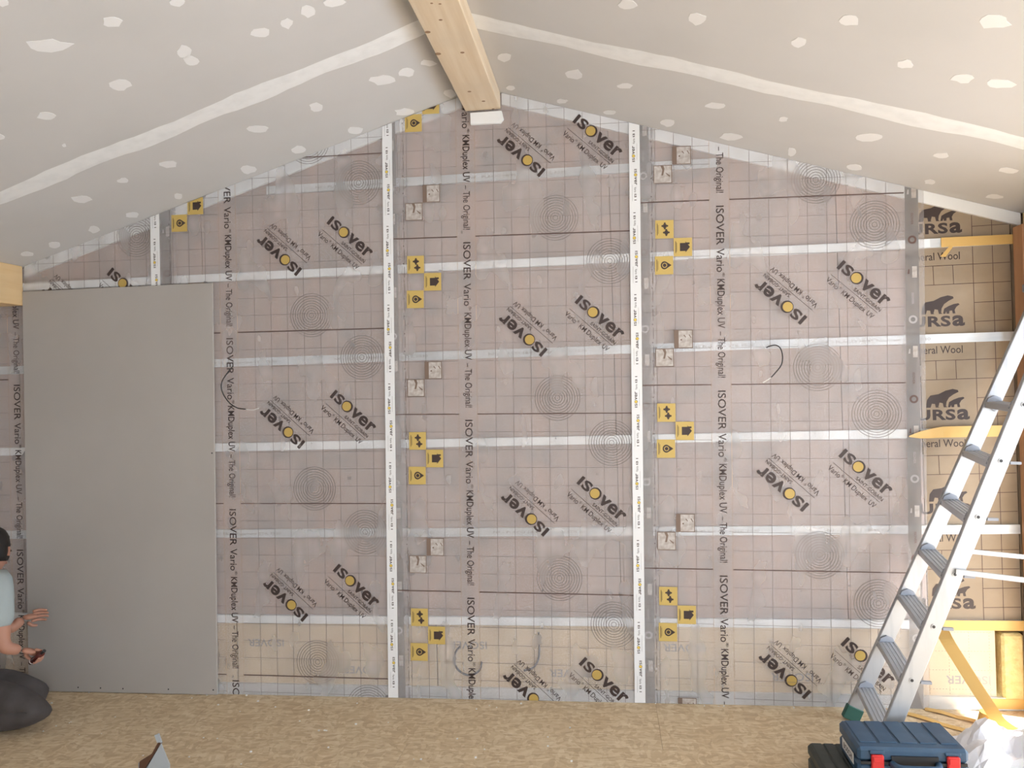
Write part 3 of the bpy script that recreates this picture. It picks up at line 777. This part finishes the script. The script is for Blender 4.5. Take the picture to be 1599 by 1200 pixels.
for i, z in enumerate(zs):
    p, q = on(fa, fk, YF-.013, z), on(na, nk, YN+.013, z)
    d = (q-p); w = Vector((.085, 0, 0)); m = MB()
    # ribbed tread: plate with raised ribs and front lip
    def sec(x0, x1, z0, z1): m.prism([p+Vector((x0, 0, z0)), p+Vector((x1, 0, z0)), p+Vector((x1, 0, z1)), p+Vector((x0, 0, z1))], d)
    sec(-.042, .042, -.004, 0.0); sec(-.042, -.036, -.028, -.004); sec(.036, .042, -.028, -.004)
    for xx in (-.040, -.022, -.004, .014, .032): sec(xx, xx+.007, 0, .003)
    m.build('tread', 'alutread', ladder)
    for (pt, s) in ((p, -1), (q, 1)):
        MB().prism([pt+Vector((-.045, 0, -.012)), pt+Vector((0, 0, -.048)), pt+Vector((.045, 0, -.012)), pt+Vector((.030, 0, .02)), pt+Vector((0, 0, .034)), pt+Vector((-.030, 0, .02))], (0, s*.012, 0)).build('bracket', 'bracket', ladder, bevel=.002)
    bz = on(na, nk, YN-.014, z+.004)
    bo = MB().prism([bz+Vector((.011*math.cos(k*PI/5), 0, .011*math.sin(k*PI/5))) for k in range(10)], (0, -.002, 0)).build('bolt', 'alu', ladder)
    MB().prism([bz+Vector((.007*math.cos(k*PI/5), -.002, .007*math.sin(k*PI/5))) for k in range(10)], (0, -.0008, 0)).build('bolt_hole', 'black', bo)
    for dx in (.05,):
        MB().bar(q+Vector((.04, -.02, -.006)), q+Vector((.085, -.02, -.008)), .016, .012).build('tread_tip', 'bracket', ladder)
# rear legs and spreader bars
topF, topN = on(fa, fk, YF, ztop-.05), on(na, nk, YN, ztop-.05)
for tpt, Y in ((topF, YF), (topN, YN)):
    b_ = Vector((min(tpt.x+1.0, 3.3), Y, .0))
    MB().bar(tpt+Vector((.05, 0, 0)), b_, .024, .05, up=(1, 0, 0)).build('rear_leg', 'alu', ladder, bevel=.003)
MB().box((topF.x-.07, YN-.03, ztop-.03), (topF.x+.12, YF+.03, ztop+.01)).build('top_cap', 'bracket', ladder, bevel=.004)
sa_, sb_ = at(1492, 893, YN-.02), at(1599, 906, YN-.02)
MB().bar(sa_, sa_+(sb_-sa_)*1.9, .012, .022).build('spreader_bar', 'alu', ladder)
sa_, sb_ = at(1500, 860, YF-.02), at(1599, 870, YF-.02)
MB().bar(sa_, sa_+(sb_-sa_)*1.6, .012, .022).build('spreader_bar', 'alu', ladder)

# ================================================================== TOOL CASES
def case(name, x0, x1, y0, y1, z0, z1, body, label):
    """flat hard case; front (handle side) faces -Y at y0"""
    e = empty(name, ((x0+x1)/2, (y0+y1)/2, z0)); tag(e, label, 'tool case')
    H = z1-z0; zm = z0+H*.52
    MB().box((x0, y0+.012, z0), (x1, y1, zm-.002)).build('lower_shell', body, e, bevel=.012)
    lid = MB().box((x0, y0+.012, zm+.002), (x1, y1, z1-.004)).build('lid', body, e, bevel=.012)
    W_ = x1-x0
    for k in range(5):      # long ribs on the lid
        xa = x0+W_*(.05+.185*k)
        MB().box((xa, y0+.06, z1-.006), (xa+W_*.16, y1-.012, z1)).build('lid_rib', body, lid, bevel=.003)
    MB().box((x0+.01, y0+.006, zm-.006), (x1-.01, y0+.014, zm+.006)).build('seam', 'black', e)
    # handle recess and grip
    MB().box((x0+W_*.30, y0+.004, zm-.035), (x0+W_*.72, y0+.013, zm+.03)).build('handle_recess', 'black', e)
    g = [Vector((x0+W_*.30, y0+.005, zm)), Vector((x0+W_*.33, y0-.028, zm)), Vector((x0+W_*.40, y0-.038, zm)), Vector((x0+W_*.62, y0-.038, zm)), Vector((x0+W_*.69, y0-.028, zm)), Vector((x0+W_*.72, y0+.005, zm))]
    MB().tube(catmull(g, 4), .014, 8).build('handle', body, e, smooth=True)
    for xx in (x0+W_*.17, x0+W_*.85):
        l = MB().box((xx-.024, y0-.004, zm-.045), (xx+.024, y0+.012, zm+.035)).build('latch', 'red' if body == 'blue' else body, e, bevel=.004)
        MB().box((xx-.018, y0-.007, zm+.008), (xx+.018, y0-.003, zm+.030)).build('latch_lip', 'red' if body == 'blue' else 'black', l, bevel=.001)
        MB().box((xx-.03, y0+.004, zm+.036), (xx+.03, y0+.014, z1-.012)).build('latch_mount', body, e, bevel=.003)
    return e
zc = .125
pA = onfloor(1308, 1124, .255); pB = onfloor(1478, 1126, .255); pC = onfloor(1345, 1172, .255); pD = onfloor(1502, 1170, .255)
bx0, bx1 = (pA.x+pC.x)/2, (pB.x+pD.x)/2; by1, by0 = (pA.y+pB.y)/2, (pC.y+pD.y)/2
e = case('tool_case', bx0, bx1, by0, by1, zc, .255, 'blue', 'blue hard tool case with red latches in front of the ladder')
# white label on its left side
lb = MB().box((bx0-.0015, by0+.07, zc+.03), (bx0+.0005, by0+.22, zc+.075)).build('side_label', 'white', e)
p = Print(lambda u, v, dy: (bx0-.0018, by0+.145-u, zc+.052+v)); p.text('BOSCH', (-.055, -.012, .055, .012), bold=.04); p.build('label_lettering', 'ink', lb, 0, False)
q = onfloor(1260, 1158, zc)
dx0 = q.x; case('tool_case', dx0, dx0+.28, by0-.09, q.y, 0.0, zc-.001, 'darkcase', 'dark green-black hard case beneath the blue tool case')

# crumpled white plastic sheet, bottom right
cpl = onfloor(1560, 1190); me = bpy.data.meshes.new('plastic_sheet'); bm = bmesh.new(); rnd = random.Random(4)
N = 22; grid = []
for j in range(N+1):
    row = []
    for i in range(N+1):
        u, v = i/N-.5, j/N-.5
        hgt = max(0, .20*(1-2.4*(u*u+v*v)))
        zz = .004+hgt*(.55+.45*math.sin(u*13+v*5)*math.cos(v*11-u*4))+rnd.uniform(0, .022)*(1 if hgt > 0 else .2)
        row.append(bm.verts.new((cpl.x+.10+u*.75+rnd.uniform(-.008, .008), cpl.y-.08+v*.55+rnd.uniform(-.008, .008), max(.003, zz))))
    grid.append(row)
for j in range(N):
    for i in range(N): bm.faces.new((grid[j][i], grid[j][i+1], grid[j+1][i+1], grid[j+1][i]))
bm.to_mesh(me); bm.free(); o = link('plastic_sheet', me, 'plastic'); tag(o, 'crumpled white plastic sheet on the floor beside the blue case', 'plastic sheet')

# ================================================================== TORN CARTON at the lower edge
cy_ = -1.0
def cp(px, py, dy=0): return at(px, py, cy_+dy)
e = empty('open_carton', (cp(240, 1240).x, cy_, 0)); tag(e, 'small open grey carton with brown inside at the bottom edge', 'carton')
bz = lambda v: Vector((v.x, v.y, max(v.z, .0)))
m = MB(); A = [cp(252, 1161), cp(264, 1194), cp(262, 1245, .02), cp(224, 1245), cp(226, 1200)]
m.prism([bz(v) for v in [cp(251, 1160), cp(265, 1194), cp(263, 1243), cp(221, 1243), cp(228, 1199)]], (0, .003, 0)).build('front_wall', 'carton', e)
MB().prism([bz(v) for v in [cp(247, 1159), cp(252, 1161), cp(229, 1200), cp(222, 1243), cp(216, 1243), cp(218, 1190), cp(237, 1178)]], (.0, .012, 0)).build('inner_wall', 'cartonin', e)
MB().prism([bz(v) for v in [cp(241, 1149), cp(248, 1146), cp(253, 1160), cp(245, 1161)]], (0, .004, 0)).build('flap', 'carton', e)
MB().prism([bz(v) for v in [cp(265, 1194, .003), cp(263, 1243, .003), cp(262, 1243, .09), cp(263, 1200, .09)]], (.003, 0, 0)).build('side_wall', 'carton', e)
MB().prism([bz(v) for v in [cp(216, 1192, .012), cp(216, 1243, .012), cp(262, 1243, .09), cp(262, 1203, .09)]], (0, .003, 0)).build('back_wall', 'carton', e)

# plaster crumbs on the floor
m = MB(); rnd = random.Random(9)
spots = [(482, 1110), (497, 1111), (468, 1127), (498, 1142), (510, 1142), (318, 1153), (228, 1089), (403, 1096), (430, 1105), (560, 1190), (385, 1087), (145, 1079), (325, 1085)]
spots += [(rnd.uniform(60, 1240), rnd.uniform(1090, 1195)) for _ in range(40)]
for (px, py) in spots:
    p = onfloor(px, py); s = rnd.uniform(.002, .005)
    if p.y > -.03: p.y = -.04
    m.box((p.x-s, p.y-s, 0), (p.x+s, p.y+s*.8, s*1.1))
o = m.build('plaster_crumbs', 'crumb'); o['kind'] = 'stuff'; o['label'] = 'scattered white plaster crumbs on the board floor'; o['category'] = 'crumbs'

# ================================================================== PERSON kneeling at the left edge
def skin_obj(name, verts, edges, radii, material, parent, sub=2):
    me = bpy.data.meshes.new(name); me.from_pydata([tuple(v) for v in verts], edges, []); me.update()
    o = bpy.data.objects.new(name, me); C.objects.link(o)
    md = o.modifiers.new('skin', 'SKIN'); md.use_smooth_shade = True
    sv = me.skin_vertices[0].data
    for i, r in enumerate(radii):
        sv[i].radius = (r if isinstance(r, tuple) else (r, r)); sv[i].use_root = (i == 0)
    s = o.modifiers.new('sub', 'SUBSURF'); s.levels = sub; s.render_levels = sub
    dg = bpy.context.evaluated_depsgraph_get(); me2 = bpy.data.meshes.new_from_object(o.evaluated_get(dg)); me2.name = name
    bpy.data.objects.remove(o)
    for p in me2.polygons: p.use_smooth = True
    me2.materials.clear()
    return link(name, me2, material, parent)
YP = -.48
def pp(px, py, dy=0): return at(px, py, YP+dy)
person = empty('person', (pp(-20, 1150).x, YP, 0)); tag(person, 'person in grey T-shirt and dark trousers kneeling at the left edge, holding a tool', 'person')
hip = pp(-75, 1085); chest = pp(-30, 960); neck = pp(-14, 893); head = pp(-12, 866)
# body: torso, arms (skin), one continuous mesh
shN, shF = pp(-2, 912, -.13), pp(-14, 908, .15)
elN, haN = pp(4, 1012, -.17), pp(33, 1016, -.10)
elF, haF = pp(16, 985, .17), pp(36, 966, .22)
V = [hip, pp(-52, 1022), chest, pp(-20, 912), neck, head+Vector((0, 0, -.03)), shN, elN, haN, shF, elF, haF]
E_ = [(0, 1), (1, 2), (2, 3), (3, 4), (4, 5), (3, 6), (6, 7), (7, 8), (3, 9), (9, 10), (10, 11)]
Rr = [.13, .12, .13, .10, .052, .055, .055, .042, .026, .055, .042, .026]
body = skin_obj('body', V, E_, Rr, 'skin', person)
# shirt
el_s = elN*.75+shN*.25; el_f = elF*.7+shF*.3
V = [hip+Vector((0, 0, .02)), pp(-52, 1022), chest, pp(-20, 914), pp(-16, 900), shN, el_s, shF, el_f]
E_ = [(0, 1), (1, 2), (2, 3), (3, 4), (3, 5), (5, 6), (3, 7), (7, 8)]
skin_obj('t_shirt', V, E_, [.155, .145, .15, .12, .062, .075, .064, .075, .062], 'shirt', person)
# trousers: hips, thighs forward, shins folded back along the floor
knN, knF = pp(72, 1112, -.10), pp(66, 1100, .16)
knN.z = max(knN.z, .085); knF.z = max(knF.z, .085)
anN = Vector((hip.x-.05, knN.y-.03, .07)); anF = Vector((hip.x-.05, knF.y+.03, .07))
V = [hip, hip+Vector((.04, -.10, -.02)), (hip+knN)/2+Vector((0, -.03, .05)), knN, (knN+anN)/2+Vector((0, 0, -.02)), anN, hip+Vector((.04, .11, -.02)), (hip+knF)/2+Vector((0, .04, .05)), knF, (knF+anF)/2+Vector((0, 0, -.02)), anF]
for v in V: v.z = max(v.z, .075)
E_ = [(0, 1), (1, 2), (2, 3), (3, 4), (4, 5), (0, 6), (6, 7), (7, 8), (8, 9), (9, 10)]
skin_obj('trousers', V, E_, [.15, .115, .10, .085, .07, .055, .115, .10, .085, .07, .055], 'trousers', person)
for an in (anN, anF):
    skin_obj('shoe', [an+Vector((.02, 0, -.015)), an+Vector((-.08, 0, -.015)), an+Vector((-.19, 0, -.025))], [(0, 1), (1, 2)], [.05, .052, .038], 'black', person)
# hands with five fingers
def hand(w, fwd, side, name, grip=False):
    s = side.normalized(); f = (fwd-s*fwd.dot(s)).normalized(); u = f.cross(s)
    V = [w, w+f*.045, w+f*.075]; E_ = [(0, 1), (1, 2)]; Rr = [(.024, .018), (.036, .016), (.036, .014)]
    palm = skin_obj(name, V, E_, Rr, 'skin', person)
    for k, (off, L) in enumerate(((-.030, .062), (-.010, .074), (.010, .070), (.028, .055))):
        b0 = w+f*.072+s*off
        skin_obj('finger', [b0-f*.02, b0+f*L*.42+u*.006, b0+f*L*.50+u*.036, b0+f*L*.08+u*.052] if grip else [b0-f*.02, b0+f*L*.4, b0+f*L*.72+u*.014, b0+f*L*.85+u*.034], [(0, 1), (1, 2), (2, 3)], [.0095, .009, .008, .0065], 'skin', palm, 1)
    b0 = w+f*.03-s*.03
    skin_obj('thumb', [b0, b0-s*.022+f*.022+u*.01, b0-s*.024+f*.05+u*.026], [(0, 1), (1, 2)], [.012, .0105, .008], 'skin', palm, 1)
    return palm
TS = Vector((.75, -.35, .5)).normalized(); TF = haN-elN; TF = (TF-TS*TF.dot(TS)).normalized(); TU = TF.cross(TS)
hand(haN, haN-elN, TS, 'hand', True)
hand(haF, (haF-elF)+Vector((0, .05, 0)), Vector((.2, 0, 1)), 'hand')
# head
bm = bmesh.new(); bmesh.ops.create_uvsphere(bm, u_segments=24, v_segments=16, radius=.1)
for v in bm.verts:
    x, y, z_ = v.co; v.co = Vector((x*(1.0 if x < 0 else 1.02), y*.78, z_*1.22))
    if z_ < -.02 and x > 0: v.co.x *= .92
    if z_ < -.05: v.co.y *= .85
fy = Vector((.1, 1, -.15)).normalized()
def face_rot(v): 
    yaw = math.atan2(fy.y, fy.x); return Matrix.Rotation(yaw, 3, 'Z') @ Matrix.Rotation(.18, 3, 'Y') @ v
hc = head+Vector((-.01, 0, .005))
me = bpy.data.meshes.new('head'); 
for v in bm.verts: v.co = hc+face_rot(v.co)
bm.to_mesh(me); bm.free()
for p in me.polygons: p.use_smooth = True
hd = link('head', me, 'skin', person)
def blob(name, c, r, sc, material, parent):
    bm = bmesh.new(); bmesh.ops.create_uvsphere(bm, u_segments=14, v_segments=10, radius=r)
    for v in bm.verts: v.co = hc+face_rot(Vector(c)+Vector((v.co.x*sc[0], v.co.y*sc[1], v.co.z*sc[2])))
    me = bpy.data.meshes.new(name); bm.to_mesh(me); bm.free()
    for p in me.polygons: p.use_smooth = True
    return link(name, me, material, parent)
blob('nose', (.104, 0, -.012), .016, (1, .8, 1.5), 'skin', hd)
for s in (-1, 1):
    blob('eye', (.088, s*.032, .012), .011, (.7, 1.2, .7), 'eye', hd); blob('ear', (-.005, s*.078, -.005), .026, (.8, .35, 1.2), 'skin', hd)
blob('mouth', (.090, 0, -.055), .014, (.5, 1.8, .5), 'lip', hd)
bm = bmesh.new(); bmesh.ops.create_uvsphere(bm, u_segments=24, v_segments=16, radius=.112)
rnd = random.Random(3); dele = []
for v in bm.verts:
    x, y, z_ = v.co
    if z_ < -.055 or (x > .055 and z_ < .045): dele.append(v)
    v.co = Vector((x*1.0-.008, y*.84, z_*1.2+.012))*(1+rnd.uniform(-.02, .025))
bmesh.ops.delete(bm, geom=dele, context='VERTS')
for v in bm.verts: v.co = hc+face_rot(v.co)
me = bpy.data.meshes.new('hair'); bm.to_mesh(me); bm.free()
for p in me.polygons: p.use_smooth = True
hr = link('hair', me, 'hair', person)
sm = hr.modifiers.new('solid', 'SOLIDIFY'); sm.thickness = .012
# dark red tool in the hand
tc_ = haN+TF*.082+TU*.029
e = empty('hand_tool', tc_+Vector((0, 0, -.05))); tag(e, 'small dark red hand tool held by the kneeling person', 'tool')
t0, t1 = tc_-TS*.075, tc_+TS*.060
MB().tube([t0, t0+TS*.012, tc_, t1], [.013, .017, .015, .016], 10).build('tool_body', 'tool', e, smooth=True)
MB().tube([t1, t1+TS*.03], .009, 8).build('tool_nose', 'black', e)
MB().tube([t0+TS*.020, t0+TS*.027], .0178, 10).build('tool_trim', 'white', e)
